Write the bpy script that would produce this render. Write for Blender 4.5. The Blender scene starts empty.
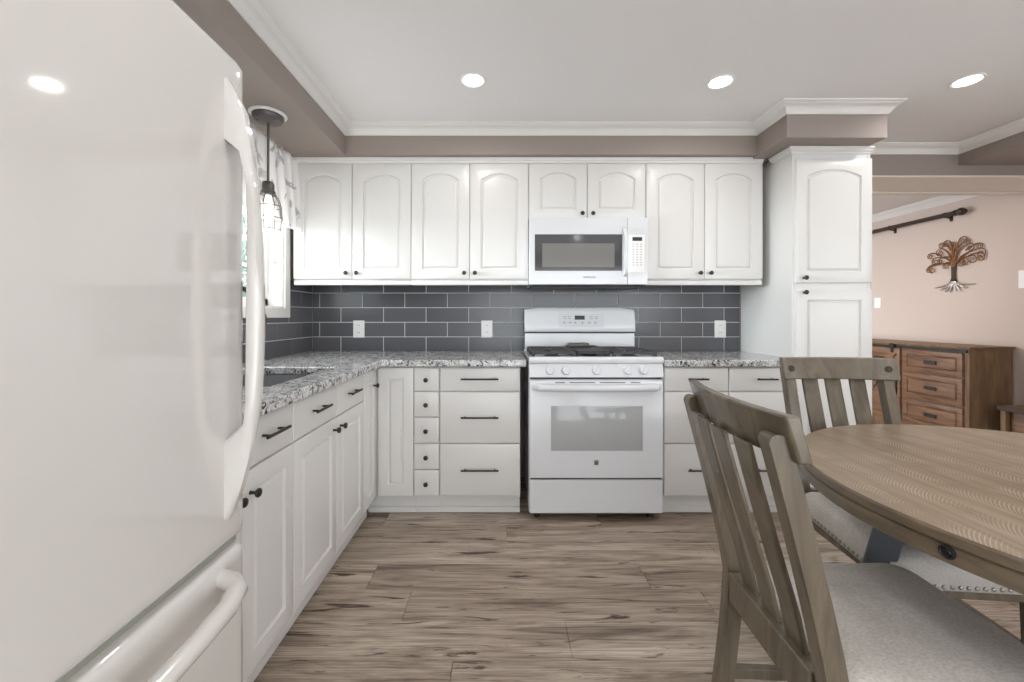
import bpy, bmesh, math, random
from mathutils import Vector, Matrix
random.seed(7)
PI = math.pi
C = bpy.context.scene.collection
sc = bpy.context.scene

# ------------------------------------------------------------------ camera, world, light, exposure
F_PX, VPX, VPY, CAM_Z = 414.0, 503.0, 317.0, 1.16
cam_d = bpy.data.cameras.new('camera'); cam = bpy.data.objects.new('camera', cam_d); C.objects.link(cam)
cam.location = (0, 0, CAM_Z); cam.rotation_euler = (PI / 2, 0, 0)
cam_d.sensor_width = 36; cam_d.lens = F_PX / 1024 * 36
cam_d.shift_x = (512 - VPX) / 1024; cam_d.shift_y = -(341 - VPY) / 1024
cam_d.clip_start = 0.02
sc.camera = cam
world = bpy.data.worlds.new('daylight'); sc.world = world; world.use_nodes = True
bg = world.node_tree.nodes['Background']; bg.inputs[0].default_value = (0.92, 0.965, 1.0, 1); bg.inputs[1].default_value = 3.9
sc.view_settings.view_transform = 'Standard'; sc.view_settings.look = 'None'
sc.view_settings.gamma = 1; sc.view_settings.use_curve_mapping = False
sc.view_settings.exposure = 0.30
sc.cycles.max_bounces = 8; sc.cycles.diffuse_bounces = 5; sc.cycles.glossy_bounces = 4
sc.cycles.transmission_bounces = 4; sc.cycles.caustics_reflective = False; sc.cycles.caustics_refractive = False
sc.cycles.sample_clamp_indirect = 4
sun_d = bpy.data.lights.new('bright_overcast_sky', 'SUN'); sun_d.energy = 5; sun_d.angle = math.radians(24); sun_d.color = (.93, .97, 1.0)
sun = bpy.data.objects.new('bright_overcast_sky', sun_d); C.objects.link(sun); sun.location = (-6, 2, 5)
sun.rotation_euler = Vector((1, .25, -.07)).to_track_quat('-Z', 'Y').to_euler()
CEIL = 2.36
LAMP_W, LAMP_COL = 2.3, (1.0, 0.97, 0.94)

# ------------------------------------------------------------------ helpers
def lin(c):
    return tuple(((v / 255) / 12.92 if v <= 10 else (((v / 255) + 0.055) / 1.055) ** 2.4) for v in c[:3]) + (1,)

class MB:
    """collects faces for one mesh"""
    def __init__(s): s.v = []; s.f = []; s.m = []
    def face(s, pts, mi=0):
        b = len(s.v); s.v += [tuple(p) for p in pts]; s.f.append(list(range(b, b + len(pts)))); s.m.append(mi)
    def raw(s, vs, fs, mi=0):
        b = len(s.v); s.v += [tuple(p) for p in vs]
        for f in fs: s.f.append([i + b for i in f]); s.m.append(mi)
    def box(s, a, b, mi=0):
        x0, y0, z0 = [min(p, q) for p, q in zip(a, b)]; x1, y1, z1 = [max(p, q) for p, q in zip(a, b)]
        vs = [(x0,y0,z0),(x1,y0,z0),(x1,y1,z0),(x0,y1,z0),(x0,y0,z1),(x1,y0,z1),(x1,y1,z1),(x0,y1,z1)]
        s.raw(vs, [(0,3,2,1),(4,5,6,7),(0,1,5,4),(1,2,6,5),(2,3,7,6),(3,0,4,7)], mi); return s
    def loft(s, secs, closed=True, cap=True, loop=False, mi=0):
        n = len(secs[0]); vs = [p for sec in secs for p in sec]; fs = []
        m = len(secs)
        for i in range(m if loop else m - 1):
            for j in range(n if closed else n - 1):
                k = (j + 1) % n; i2 = (i + 1) % m
                fs.append((i*n+j, i*n+k, i2*n+k, i2*n+j))
        if cap and closed and not loop:
            fs.append(tuple(range(n - 1, -1, -1))); fs.append(tuple((m-1)*n + j for j in range(n)))
        s.raw(vs, fs, mi); return s
    def tube(s, path, r, seg=10, cap=True, loop=False, flat=None, mi=0):
        P = [Vector(p) for p in path]; secs = []; n = len(P); up = None
        for i, p in enumerate(P):
            if loop: t = P[(i+1) % n] - P[i-1]
            else: t = P[min(i+1, n-1)] - P[max(i-1, 0)]
            t.normalize()
            if up is None:
                up = Vector((0,0,1)) if abs(t.z) < 0.9 else Vector((1,0,0))
            a = t.cross(up); a.normalize(); b = a.cross(t); b.normalize(); up = b
            rr = r[i] if isinstance(r, (list, tuple)) else r
            secs.append([p + (a*math.cos(2*PI*k/seg) + b*math.sin(2*PI*k/seg)) * rr for k in range(seg)])
        return s.loft(secs, cap=cap, loop=loop, mi=mi)
    def lathe(s, prof, o, axis=(0,0,1), seg=24, mi=0):
        ax = Vector(axis).normalized(); t = Vector((1,0,0)) if abs(ax.x) < .9 else Vector((0,0,1))
        a = (t - ax*t.dot(ax)).normalized(); b = ax.cross(a); o = Vector(o)
        secs = [[o + ax*h + (a*math.cos(2*PI*k/seg) + b*math.sin(2*PI*k/seg))*max(r,1e-4) for k in range(seg)] for r, h in prof]
        return s.loft(secs, mi=mi)

OFF = {}
def offset(o):
    v = Vector((0,0,0))
    while o is not None: v += OFF.get(o.name, Vector((0,0,0))); o = o.parent
    return v
def add(name, mb, mats, parent=None, bevel=0, seg=2, smooth=True, local=False, angle=35):
    """link mb as ONE mesh object; coordinates are world ones unless local"""
    me = bpy.data.meshes.new(name)
    d = Vector((0,0,0)) if local else offset(parent)
    me.from_pydata([(Vector(p) - d) for p in mb.v], [], mb.f)
    mats = mats if isinstance(mats, (list, tuple)) else [mats]
    for m in mats: me.materials.append(m)
    for p, mi in zip(me.polygons, mb.m): p.material_index = mi
    bm = bmesh.new(); bm.from_mesh(me); bmesh.ops.remove_doubles(bm, verts=bm.verts, dist=1e-6)
    bmesh.ops.recalc_face_normals(bm, faces=bm.faces); bm.to_mesh(me); bm.free()
    if smooth:
        me.polygons.foreach_set('use_smooth', [True]*len(me.polygons)); me.set_sharp_from_angle(angle=math.radians(angle))
    o = bpy.data.objects.new(name, me); C.objects.link(o); o.parent = parent
    if bevel:
        b = o.modifiers.new('bevel', 'BEVEL'); b.width = bevel; b.segments = seg; b.limit_method = 'ANGLE'; b.angle_limit = math.radians(40)
        b.harden_normals = False
    return o
def thing(name, label, cat, loc=(0,0,0), rotz=0, group=None):
    o = bpy.data.objects.new(name, None); C.objects.link(o); o.location = loc; o.rotation_euler = (0,0,rotz)
    o.empty_display_size = .05; OFF[o.name] = Vector(loc); o['label'] = label; o['category'] = cat
    if group: o['group'] = group
    return o
def tag(o, label, cat, group=None):
    o['label'] = label; o['category'] = cat
    if group: o['group'] = group
    return o
def struct(name, mb, m, parent=None, label=None, **k):
    o = add(name, mb, m, parent, **k)
    if parent is None: o['kind'] = 'structure'
    if label: o['label'] = label
    return o
class Fr:
    """a cabinet front: u to the right, v up, n out of the front"""
    def __init__(s, o, U, N): s.o = Vector(o); s.U = Vector(U); s.N = Vector(N)
    def p(s, u, v, n=0): return s.o + s.U*u + Vector((0,0,v)) + s.N*n
    def box(s, mb, u0, u1, v0, v1, n0, n1, mi=0): return mb.box(s.p(u0,v0,n0), s.p(u1,v1,n1), mi)

# ------------------------------------------------------------------ materials
def mat(name, col, rough=.5, metal=0, spec=.5, coat=0, emit=None, es=0, trans=0, alpha=1):
    m = bpy.data.materials.new(name); m.use_nodes = True; b = m.node_tree.nodes['Principled BSDF']
    b.inputs['Base Color'].default_value = lin(col); b.inputs['Roughness'].default_value = rough
    b.inputs['Metallic'].default_value = metal; b.inputs['Specular IOR Level'].default_value = spec
    b.inputs['Coat Weight'].default_value = coat; b.inputs['Transmission Weight'].default_value = trans; b.inputs['Alpha'].default_value = alpha
    if emit: b.inputs['Emission Color'].default_value = lin(emit); b.inputs['Emission Strength'].default_value = es
    return m
def N(m, t, **k):
    n = m.node_tree.nodes.new(t)
    for a, v in k.items(): setattr(n, a, v)
    return n
def L(m, a, b): m.node_tree.links.new(a, b)
def bsdf(m): return m.node_tree.nodes['Principled BSDF']
def coords(m, scale=(1,1,1), rot=(0,0,0), kind='Object'):
    tc = N(m, 'ShaderNodeTexCoord'); mp = N(m, 'ShaderNodeMapping'); L(m, tc.outputs[kind], mp.inputs['Vector'])
    mp.inputs['Scale'].default_value = scale; mp.inputs['Rotation'].default_value = rot; return mp.outputs[0]
def noise(m, vec, scale, detail=4, rough=.5, dist=0):
    n = N(m, 'ShaderNodeTexNoise'); L(m, vec, n.inputs['Vector']); n.inputs['Scale'].default_value = scale
    n.inputs['Detail'].default_value = detail; n.inputs['Roughness'].default_value = rough; n.inputs['Distortion'].default_value = dist; return n.outputs['Fac']
def ramp(m, fac, stops, interp='LINEAR'):
    r = N(m, 'ShaderNodeValToRGB'); L(m, fac, r.inputs[0]); e = r.color_ramp; e.interpolation = interp
    while len(e.elements) < len(stops): e.elements.new(.5)
    for el, (p, c) in zip(e.elements, stops): el.position = p; el.color = lin(c) if max(c) > 1 else tuple(c[:3]) + (1,)
    return r.outputs[0]
def mix(m, fac, a, b, mode='MIX'):
    x = N(m, 'ShaderNodeMix', data_type='RGBA', blend_type=mode)
    for i, v in ((0, fac), (6, a), (7, b)):
        if hasattr(v, 'is_linked'): L(m, v, x.inputs[i])
        else: x.inputs[i].default_value = v
    return x.outputs[2]
def bump(m, h, strength=.2, dist=.002):
    b = N(m, 'ShaderNodeBump'); L(m, h, b.inputs['Height']); b.inputs['Strength'].default_value = strength; b.inputs['Distance'].default_value = dist
    L(m, b.outputs[0], bsdf(m).inputs['Normal'])
def setcol(m, c): L(m, c, bsdf(m).inputs['Base Color'])

M = {}
M['cab'] = mat('white_cabinet_paint', (220,219,217), .3)
m = M['cab']; bump(m, noise(m, coords(m), 60, 2), .04, .001)
M['trim'] = mat('white_trim_paint', (228,226,223), .4)
M['taupe'] = mat('taupe_wall_paint', (148,137,130), .6)
m = M['taupe']; bump(m, noise(m, coords(m), 180, 3), .08, .001)
M['ceil'] = mat('ceiling_stipple_paint', (238,237,237), .9, spec=.1)
m = M['ceil']; bump(m, noise(m, coords(m), 95, 3, .6), .35, .004)
M['pink'] = mat('pinkish_beige_wall_paint', (205,190,182), .75, spec=.2)
m = M['pink']; bump(m, noise(m, coords(m), 150, 3), .08, .001)
M['soffit_lit'] = mat('bounce_lit_soffit', (222,212,203), .5)  # pale tone stands in for floor bounce under the header
M['grout'] = mat('light_grey_grout', (218,217,215), .85)
# tiles
m = M['tile'] = mat('charcoal_glazed_tile', (84,86,93), .22)
g = N(m, 'ShaderNodeNewGeometry')
setcol(m, ramp(m, g.outputs['Random Per Island'], [(0,(83,84,89)),(1,(98,98,102))]))
bump(m, noise(m, coords(m), 22, 2), .05, .003)
# granite
m = M['granite'] = mat('speckled_granite', (150,150,150), .14)
v = coords(m)
big = ramp(m, noise(m, v, 26, 5, .65, .6), [(.34,(92,93,99)),(.45,(165,166,169)),(.53,(216,217,218)),(.7,(236,236,235))])
vo = N(m, 'ShaderNodeTexVoronoi'); L(m, v, vo.inputs['Vector']); vo.inputs['Scale'].default_value = 130
sp = ramp(m, vo.outputs['Color'], [(.0,(60,60,64)),(.28,(140,138,136)),(.5,(200,200,200)),(1,(232,232,230))])
c1 = mix(m, .5, big, sp)
blk = ramp(m, noise(m, v, 40, 5, .62, 1.2), [(.41,(1,1,1)),(.445,(0,0,0))])
c2 = mix(m, blk, c1, lin((38,37,40)))
brn = ramp(m, noise(m, v, 44, 3, .5), [(.62,(0,0,0)),(.68,(1,1,1))])
setcol(m, mix(m, brn, c2, lin((132,122,112))))
# floor planks
m = M['plank'] = mat('weathered_oak_plank', (130,112,98), .42)
g = N(m, 'ShaderNodeNewGeometry'); tc = N(m, 'ShaderNodeTexCoord')
rnd = N(m, 'ShaderNodeMath', operation='MULTIPLY'); L(m, g.outputs['Random Per Island'], rnd.inputs[0]); rnd.inputs[1].default_value = 37
cmb = N(m, 'ShaderNodeCombineXYZ'); L(m, rnd.outputs[0], cmb.inputs[0]); L(m, rnd.outputs[0], cmb.inputs[2])
va = N(m, 'ShaderNodeVectorMath', operation='ADD'); L(m, tc.outputs['Object'], va.inputs[0]); L(m, cmb.outputs[0], va.inputs[1])
def mp(sx, sy):
    q = N(m, 'ShaderNodeMapping'); L(m, va.outputs[0], q.inputs['Vector']); q.inputs['Scale'].default_value = (sx, sy, 1); return q.outputs[0]
base = ramp(m, noise(m, mp(.75, 8), 2.2, 9, .66, .7), [(.30,(102,88,77)),(.42,(160,146,133)),(.54,(194,181,168)),(.72,(220,209,197))])
fine = ramp(m, noise(m, mp(1.6, 60), 2.6, 5, .65, .3), [(.32,(158,148,140)),(.58,(255,255,255))])
c1 = mix(m, .75, base, fine, 'MULTIPLY')
knot = ramp(m, noise(m, mp(1.5, 15), 1.7, 5, .62, 1.2), [(.59,(0,0,0)),(.66,(1,1,1))])
c2 = mix(m, knot, c1, lin((70,53,42)))
tint = ramp(m, g.outputs['Random Per Island'], [(0,(214,205,198)),(.5,(234,229,224)),(1,(255,252,248))])
setcol(m, mix(m, 1.0, c2, tint, 'MULTIPLY'))
bump(m, noise(m, mp(2.5, 70), 2.6, 4), .12, .001)
# chair wood
def wood(name, dark, light, rough, sx, sy, sz):
    m = mat(name, light, rough); v = coords(m, (sx, sy, sz))
    setcol(m, ramp(m, noise(m, v, 3, 6, .6, .8), [(.3, dark), (.68, light)])); bump(m, noise(m, v, 6, 4), .08, .001); return m
M['chair'] = wood('grey_brown_chair_wood', (86,77,65), (120,109,93), .26, 6, 6, 1)
M['base'] = mat('slate_grey_table_paint', (84,88,94), .45)
M['dresser'] = wood('reddish_brown_wood', (86,60,44), (140,104,78), .4, 5, 1.2, 9)
M['dresser_side'] = wood('weathered_brown_wood', (98,74,54), (136,108,80), .5, 7, 7, .8)
# table top with saw chatter marks
m = M['top'] = mat('rough_sawn_table_wood', (160,140,118), .38)
v = coords(m, (1,1,1), (0,0,math.radians(-5)))
sx = N(m, 'ShaderNodeSeparateXYZ'); L(m, v, sx.inputs[0])
pl = N(m, 'ShaderNodeMath', operation='MULTIPLY'); L(m, sx.outputs[0], pl.inputs[0]); pl.inputs[1].default_value = 9.5
fl = N(m, 'ShaderNodeMath', operation='FLOOR'); L(m, pl.outputs[0], fl.inputs[0])
fr = N(m, 'ShaderNodeMath', operation='FRACT'); L(m, pl.outputs[0], fr.inputs[0])
wn = N(m, 'ShaderNodeTexWhiteNoise', noise_dimensions='1D'); L(m, fl.outputs[0], wn.inputs['W'])
# arcs: y + k*(fract-.5)^2
cc = N(m, 'ShaderNodeMath', operation='SUBTRACT'); L(m, fr.outputs[0], cc.inputs[0]); cc.inputs[1].default_value = 1.2
sq = N(m, 'ShaderNodeMath', operation='POWER'); L(m, cc.outputs[0], sq.inputs[0]); sq.inputs[1].default_value = 2
ml = N(m, 'ShaderNodeMath', operation='MULTIPLY_ADD'); L(m, sq.outputs[0], ml.inputs[0]); ml.inputs[1].default_value = .06; L(m, sx.outputs[1], ml.inputs[2])
sn = N(m, 'ShaderNodeMath', operation='MULTIPLY'); L(m, ml.outputs[0], sn.inputs[0]); sn.inputs[1].default_value = 800
si = N(m, 'ShaderNodeMath', operation='SINE'); L(m, sn.outputs[0], si.inputs[0])
msk = ramp(m, noise(m, coords(m, (1.2,2.2,1), (0,0,math.radians(-5))), 5, 2), [(.36,(0,0,0)),(.54,(1,1,1))])
band = ramp(m, fr.outputs[0], [(.12,(0,0,0)),(.35,(1,1,1)),(.62,(1,1,1)),(.86,(0,0,0))])
ms = mix(m, 1.0, msk, band, 'MULTIPLY')
grain = ramp(m, noise(m, coords(m, (26,1.6,1), (0,0,math.radians(-5))), 3, 6, .6), [(.3,(134,118,98)),(.7,(168,150,128))])
plk = ramp(m, wn.outputs['Value'], [(0,(226,220,212)),(1,(255,252,248))])
c1 = mix(m, 1.0, grain, plk, 'MULTIPLY')
sr = ramp(m, si.outputs[0], [(.35,(0,0,0)),(.9,(1,1,1))])
f2 = mix(m, 1.0, sr, ms, 'MULTIPLY'); f3 = mix(m, .55, (0,0,0,1), f2)
setcol(m, mix(m, f3, c1, lin((200,186,166)))); bump(m, f2, .25, .001)
M['rim'] = wood('grey_brown_table_edge', (104,92,76), (134,119,100), .36, 3, 3, 12)
# fabrics
m = M['linen'] = mat('light_grey_linen', (176,172,168), .9, spec=.15)
vv = coords(m)
wv = noise(m, vv, 420, 2, .6); wc = noise(m, coords(m, (1,.5,1)), 260, 2, .5)
setcol(m, mix(m, 1.0, ramp(m, wc, [(.3,(226,223,220)),(.7,(255,253,250))]), ramp(m, noise(m, vv, 9, 4), [(.3,(196,192,188)),(.7,(212,208,204))]), 'MULTIPLY'))
bump(m, wv, .3, .0015)
m = M['valance'] = mat('white_print_cotton', (236,236,236), .9, spec=.1)
setcol(m, ramp(m, noise(m, coords(m, (1,1,.7)), 7.5, 3, .5, 1.4), [(.55,(242,242,242)),(.60,(196,196,197)),(.66,(176,176,178)),(.69,(240,240,240))]))
M['fridge'] = mat('glossy_white_enamel', (212,209,205), .06, coat=.6)
M['appl'] = mat('white_appliance_enamel', (219,221,224), .15)
M['appl_grey'] = mat('pale_grey_panel', (206,208,211), .3)
M['gasket'] = mat('grey_green_gasket', (150,152,140), .6)
M['black'] = mat('black_metal', (30,29,30), .4, spec=.5)
M['iron'] = mat('dark_cast_iron', (62,62,65), .55)
M['steel'] = mat('brushed_steel', (178,180,183), .32, metal=.6)
M['gunmetal'] = mat('grey_metal', (98,95,92), .4, metal=.6)
M['bronze'] = mat('dark_bronze', (70,58,50), .45, metal=.5)
M['copper'] = mat('aged_copper', (138,98,68), .4, metal=.6)
M['silver'] = mat('bright_silver', (215,212,208), .28, metal=.8)
M['dark'] = mat('dark_recess', (26,26,28), .6)
M['mwglass'] = mat('dark_microwave_glass', (72,72,74), .08, spec=.6)
M['mwmesh'] = mat('microwave_screen', (118,116,112), .14)
M['ovglass'] = mat('grey_oven_glass', (176,178,179), .1)
M['display'] = mat('display_glass', (38,40,44), .15)
M['mark'] = mat('grey_print', (150,152,156), .6)
M['logo'] = mat('dark_grey_print', (82,84,88), .5)
M['plate'] = mat('white_plastic_plate', (240,240,239), .35)
M['slot'] = mat('dark_slot', (60,60,62), .6)
M['nail'] = mat('pewter_nail', (150,146,140), .35, metal=.8)
M['lens'] = mat('lit_lamp_lens', (255,250,240), .5, emit=(255,248,238), es=9)
M['bulb'] = mat('lit_bulb', (255,250,240), .3, emit=(255,250,240), es=1.6)
M['leaf'] = mat('green_leaves', (146,168,158), .6)
M['bark'] = mat('grey_bark', (112,104,92), .8)
m = M['glass'] = bpy.data.materials.new('clear_window_glass'); m.use_nodes = True
nt = m.node_tree; nt.nodes.clear(); out = N(m,'ShaderNodeOutputMaterial'); tr = N(m,'ShaderNodeBsdfTransparent'); gl = N(m,'ShaderNodeBsdfGlossy'); mx = N(m,'ShaderNodeMixShader')
tr.inputs[0].default_value = (.96,.98,.98,1); gl.inputs['Roughness'].default_value = .02
mx.inputs[0].default_value = .06; L(m, tr.outputs[0], mx.inputs[1]); L(m, gl.outputs[0], mx.inputs[2]); L(m, mx.outputs[0], out.inputs[0])

# ------------------------------------------------------------------ the room
XL, YB, XR, YN, YF = -1.386, 3.0, 4.40, -2.4, 6.5      # left wall, back wall, right wall, near wall, far wall of next room
# floor: planks
fb = MB()
PW, PL = .182, 1.22
def plank(x0, x1, y0, y1):
    e, d = .0016, .003
    o = [(x0,y0,-d),(x1,y0,-d),(x1,y1,-d),(x0,y1,-d)]; i = [(x0+e,y0+e,0),(x1-e,y0+e,0),(x1-e,y1-e,0),(x0+e,y1-e,0)]
    fb.raw(o + i, [(4,5,6,7),(0,1,5,4),(1,2,6,5),(2,3,7,6),(3,0,4,7)])
joint = {0:.236, 1:-.386, 2:.635, 3:1.05, 4:.02, 5:.55, -1:-.169, -2:.42}
for r in range(-21, 28):
    y0 = 1.398 + r*PW; j = joint.get(r, random.uniform(0, PL)); x = j - PL*math.ceil((j - XL + .12)/PL)
    while x < XR + .1:
        a, b = max(x, XL - .12), min(x + PL, XR + .1)
        if b - a > .004: plank(a + .0002*(r%3), b, y0, y0 + PW)
        x += PL
floor = add('floor', fb, M['plank'], smooth=False); floor['kind'] = 'structure'
# keep every plank its own island
sub = MB(); sub.box((XL-.12, YN, -.06), (XR+.1, YF, -.004)); struct('floor', sub, M['dark'])
cb = MB(); cb.box((XL-.14, YN-.1, CEIL), (XR+.12, YF+.1, CEIL+.1)); struct('ceiling', cb, M['ceil'])
# left wall with the window opening
WY0, WY1, WZ0, WZ1 = 1.22, 2.605, 1.215, 2.10
w = MB(); T = .15
w.box((XL-T, YN, 0), (XL, WY0, CEIL)); w.box((XL-T, WY1, 0), (XL, YB+.3, CEIL)); w.box((XL-T, WY0, 0), (XL, WY1, WZ0)); w.box((XL-T, WY0, WZ1), (XL, WY1, CEIL))
struct('wall_left', w, M['taupe'])
# back wall, thick, and the header over the opening to the next room
w = MB(); w.box((XL, YB, 0), (2.19, YB+.30, CEIL)); struct('wall_back', w, M['taupe'])
w = MB(); w.box((2.19, 2.90, 2.154), (XR, 3.30, CEIL)); struct('wall_header', w, M['taupe'])
w = MB(); w.box((2.19, 2.90, 2.140), (XR-.001, 3.24, 2.1535)); w.box((2.19, 3.2405, 2.128), (XR-.001, 3.30, 2.1535)); struct('bounce_lit_lining', w, M['soffit_lit'], bevel=.003)  # added lining, its lighter colour imitates light bounced up from the floor
w = MB(); w.box((XR, YN, 0), (XR+.12, -1.6, CEIL)); w.box((XR, .9, 0), (XR+.12, YF, CEIL)); w.box((XR, -1.6, 0), (XR+.12, .9, .9)); w.box((XR, -1.6, 2.1), (XR+.12, .9, CEIL))
struct('wall_right', w, M['pink'])
w = MB(); w.box((.4, YF, 0), (XR+.12, YF+.1, CEIL)); struct('wall_far', w, M['pink'])
PX0, PX1, PZ = -.6, 3.3, 2.1
w = MB(); w.box((XL-T, YN-.1, 0), (PX0, YN, CEIL)); w.box((PX1, YN-.1, 0), (XR+.12, YN, CEIL)); w.box((PX0, YN-.1, PZ), (PX1, YN, CEIL)); struct('wall_near', w, M['taupe'])
d = MB()
for x in (PX0+.03, .68, 1.98, PX1-.03): d.box((x-.03, YN-.08, 0), (x+.03, YN-.02, PZ))
d.box((PX0, YN-.08, PZ-.06), (PX1, YN-.02, PZ)); d.box((PX0, YN-.08, 0), (PX1, YN-.02, .05)); struct('door_1', d, M['trim'])
d = MB()
for y in (-1.57, -.35, .87): d.box((XR+.03, y-.03, .9), (XR+.08, y+.03, 2.1))
for z in (.93, 2.07): d.box((XR+.03, -1.6, z-.03), (XR+.08, .9, z+.03))
struct('fill_window', d, M['trim'])  # unseen window, added to give the table fill light
# bulkheads
BX, BY, BZ = -.9925, 2.60, 2.18
PBX0, PBX1, PBY = 1.595, 2.159, 2.326
w = MB(); w.box((XL, YN, BZ), (BX, YB, CEIL)); struct('bulkhead_left', w, M['taupe'])
w = MB(); w.box((BX, BY, BZ), (PBX0, YB, CEIL)); struct('bulkhead_back', w, M['taupe'])
w = MB(); w.box((PBX0, PBY, BZ-.012), (PBX1, YB, CEIL)); struct('bulkhead_pantry', w, M['taupe'])
w = MB(); w.box((3.19, YN, 2.222), (XR, 2.90, CEIL)); struct('bulkhead_right', w, M['taupe'])
# crown moulding swept with mitres (inside of the room is to the right of the path)
prof = [(0,-.062),(.006,-.062),(.008,-.056),(.012,-.052),(.016,-.044),(.024,-.034),(.034,-.024),(.044,-.018),(.048,-.014),(.050,-.010),(.056,-.008),(.058,-.004),(.058,0),(0,0)]
def sweep(path, prof, z):
    P = [Vector(p) for p in path]; secs = []
    for i, p in enumerate(P):
        dirs = []
        if i > 0: dirs.append((P[i]-P[i-1]).normalized())
        if i < len(P)-1: dirs.append((P[i+1]-P[i]).normalized())
        ns = [Vector((q.y, -q.x)) for q in dirs]
        if len(ns) == 1: nn = ns[0]
        else:
            nn = ns[0] + ns[1]; nn = nn / nn.dot(ns[0])
        secs.append([(p.x + nn.x*a, p.y + nn.y*a, z + b) for a, b in prof])
    return MB().loft(secs)
cr = sweep([(BX, YN), (BX, BY), (PBX0, BY), (PBX0, PBY), (PBX1, PBY), (PBX1, 2.90), (3.19, 2.90), (3.19, YN)], prof, CEIL)
struct('trim_1', cr, M['trim'], angle=50)
cr = sweep([(XR, YF), (XR, 3.30)], [(a*1.15, b*1.25) for a, b in prof], CEIL); struct('trim_2', cr, M['trim'], angle=50)
# baseboard on the next room's wall
b = MB(); b.box((XR-.014, 3.3, 0), (XR, YF, .1)); struct('baseboard_right', b, M['trim'], bevel=.003)

# window: casing, jamb liner, sash, pane, lever
cz = MB(); y0, y1, z0, z1, k = WY0, WY1, WZ0, WZ1, .06
for (a0,a1,b0,b1) in ((y0-k,y0,z0-k,z1+k),(y1,y1+k,z0-k,z1+k),(y0,y1,z0-k,z0),(y0,y1,z1,z1+k)):
    cz.box((XL, a0, b0), (XL+.018, a1, b1))
win = struct('window_1', cz, M['trim'], bevel=.003)
jb = MB(); t = .012
jb.box((XL-T,y0,z0),(XL+.004,y0+t,z1)); jb.box((XL-T,y1-t,z0),(XL+.004,y1,z1)); jb.box((XL-T,y0,z0),(XL+.004,y1,z0+t)); jb.box((XL-T,y0,z1-t),(XL+.004,y1,z1))
add('window_jamb', jb, M['trim'], win)
sh = MB(); sx0, sx1 = XL-.13, XL-.085
for (a0,a1,b0,b1) in ((y0+t,y0+.06,z0+t,z1-t),(y1-.06,y1-t,z0+t,z1-t),(1.88,1.94,z0+t,z1-t),(y0+t,y1-t,z0+t,z0+.06),(y0+t,y1-t,z1-.06,z1-t)):
    sh.box((sx0,a0,b0),(sx1,a1,b1))
add('window_sash', sh, M['trim'], win, bevel=.004)
gp = MB(); gp.box((XL-.11, y0+.05, z0+.05), (XL-.106, y1-.05, z1-.05)); add('window_pane', gp, M['glass'], win)
lv = MB(); lv.tube([(XL-.04, y1-.016, 1.50), (XL-.04, y1-.034, 1.505), (XL-.035, y1-.04, 1.54), (XL-.04, y1-.036, 1.62)], [.008,.008,.007,.006], 8)
add('window_lever', lv, M['appl_grey'], win)

# tiled backsplash
def tiles(mb, frame, u0, u1, v0, v1, vbase, ubase, first, skip=None):
    tw, th, gap = .308, .1055, .0042
    r = 0; v = vbase
    while v < v1:
        uoff = ubase + (0 if (r + first) % 2 == 0 else tw/2)
        u = uoff - tw*math.ceil((uoff - u0)/tw)
        while u < u1:
            a, b, c, d_ = max(u+gap/2, u0), min(u+tw-gap/2, u1), max(v+gap/2, v0), min(v+th-gap/2, v1)
            for (a, b, c, d_) in ([(a,b,c,d_)] if not skip else clip(a,b,c,d_,skip)):
                if b-a > .006 and d_-c > .006:
                    e = .0016
                    q = [frame.p(a,c,.004),frame.p(b,c,.004),frame.p(b,d_,.004),frame.p(a,d_,.004),frame.p(a+e,c+e,.008),frame.p(b-e,c+e,.008),frame.p(b-e,d_-e,.008),frame.p(a+e,d_-e,.008)]
                    mb.raw(q, [(4,5,6,7),(0,1,5,4),(1,2,6,5),(2,3,7,6),(3,0,4,7)], 0)
            u += tw
        v += th; r += 1
def clip(a, b, c, d_, s):
    s0, s1, t0, t1 = s
    if b <= s0 or a >= s1 or d_ <= t0 or c >= t1: return [(a,b,c,d_)]
    o = []
    if a < s0: o.append((a, s0, c, d_))
    if b > s1: o.append((s1, b, c, d_))
    if c < t0: o.append((max(a,s0), min(b,s1), c, t0))
    if d_ > t1: o.append((max(a,s0), min(b,s1), t1, d_))
    return o
CT = .914
FB = Fr((0, YB, 0), (1,0,0), (0,-1,0)); FL = Fr((XL, 0, 0), (0,1,0), (1,0,0))
tb = MB(); FB.box(tb, XL+.008, 1.712, .87, 1.80, 0, .0045, 1)
tiles(tb, FB, XL+.008, 1.712, .87, 1.80, CT-.003, (383.7-VPX)/138, 0)
struct('trim_3', tb, [M['tile'], M['grout']], smooth=False, label='charcoal subway tile backsplash on the back wall')
tb = MB(); 
for (a,b_,c,d_) in ((.0,WY1+.06,.87,WZ0-.06),(WY1+.06,YB-.001,.87,1.40),(0,WY0-.06,WZ0-.06,1.40)): FL.box(tb, a, b_, c, d_, 0, .0045, 1)
tiles(tb, FL, 0, YB-.009, .87, 1.40, CT-.003, YB-.02, 0, (WY0-.06, WY1+.06, WZ0-.06, 3))
struct('trim_4', tb, [M['tile'], M['grout']], smooth=False, label='charcoal subway tile backsplash on the left wall')

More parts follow.
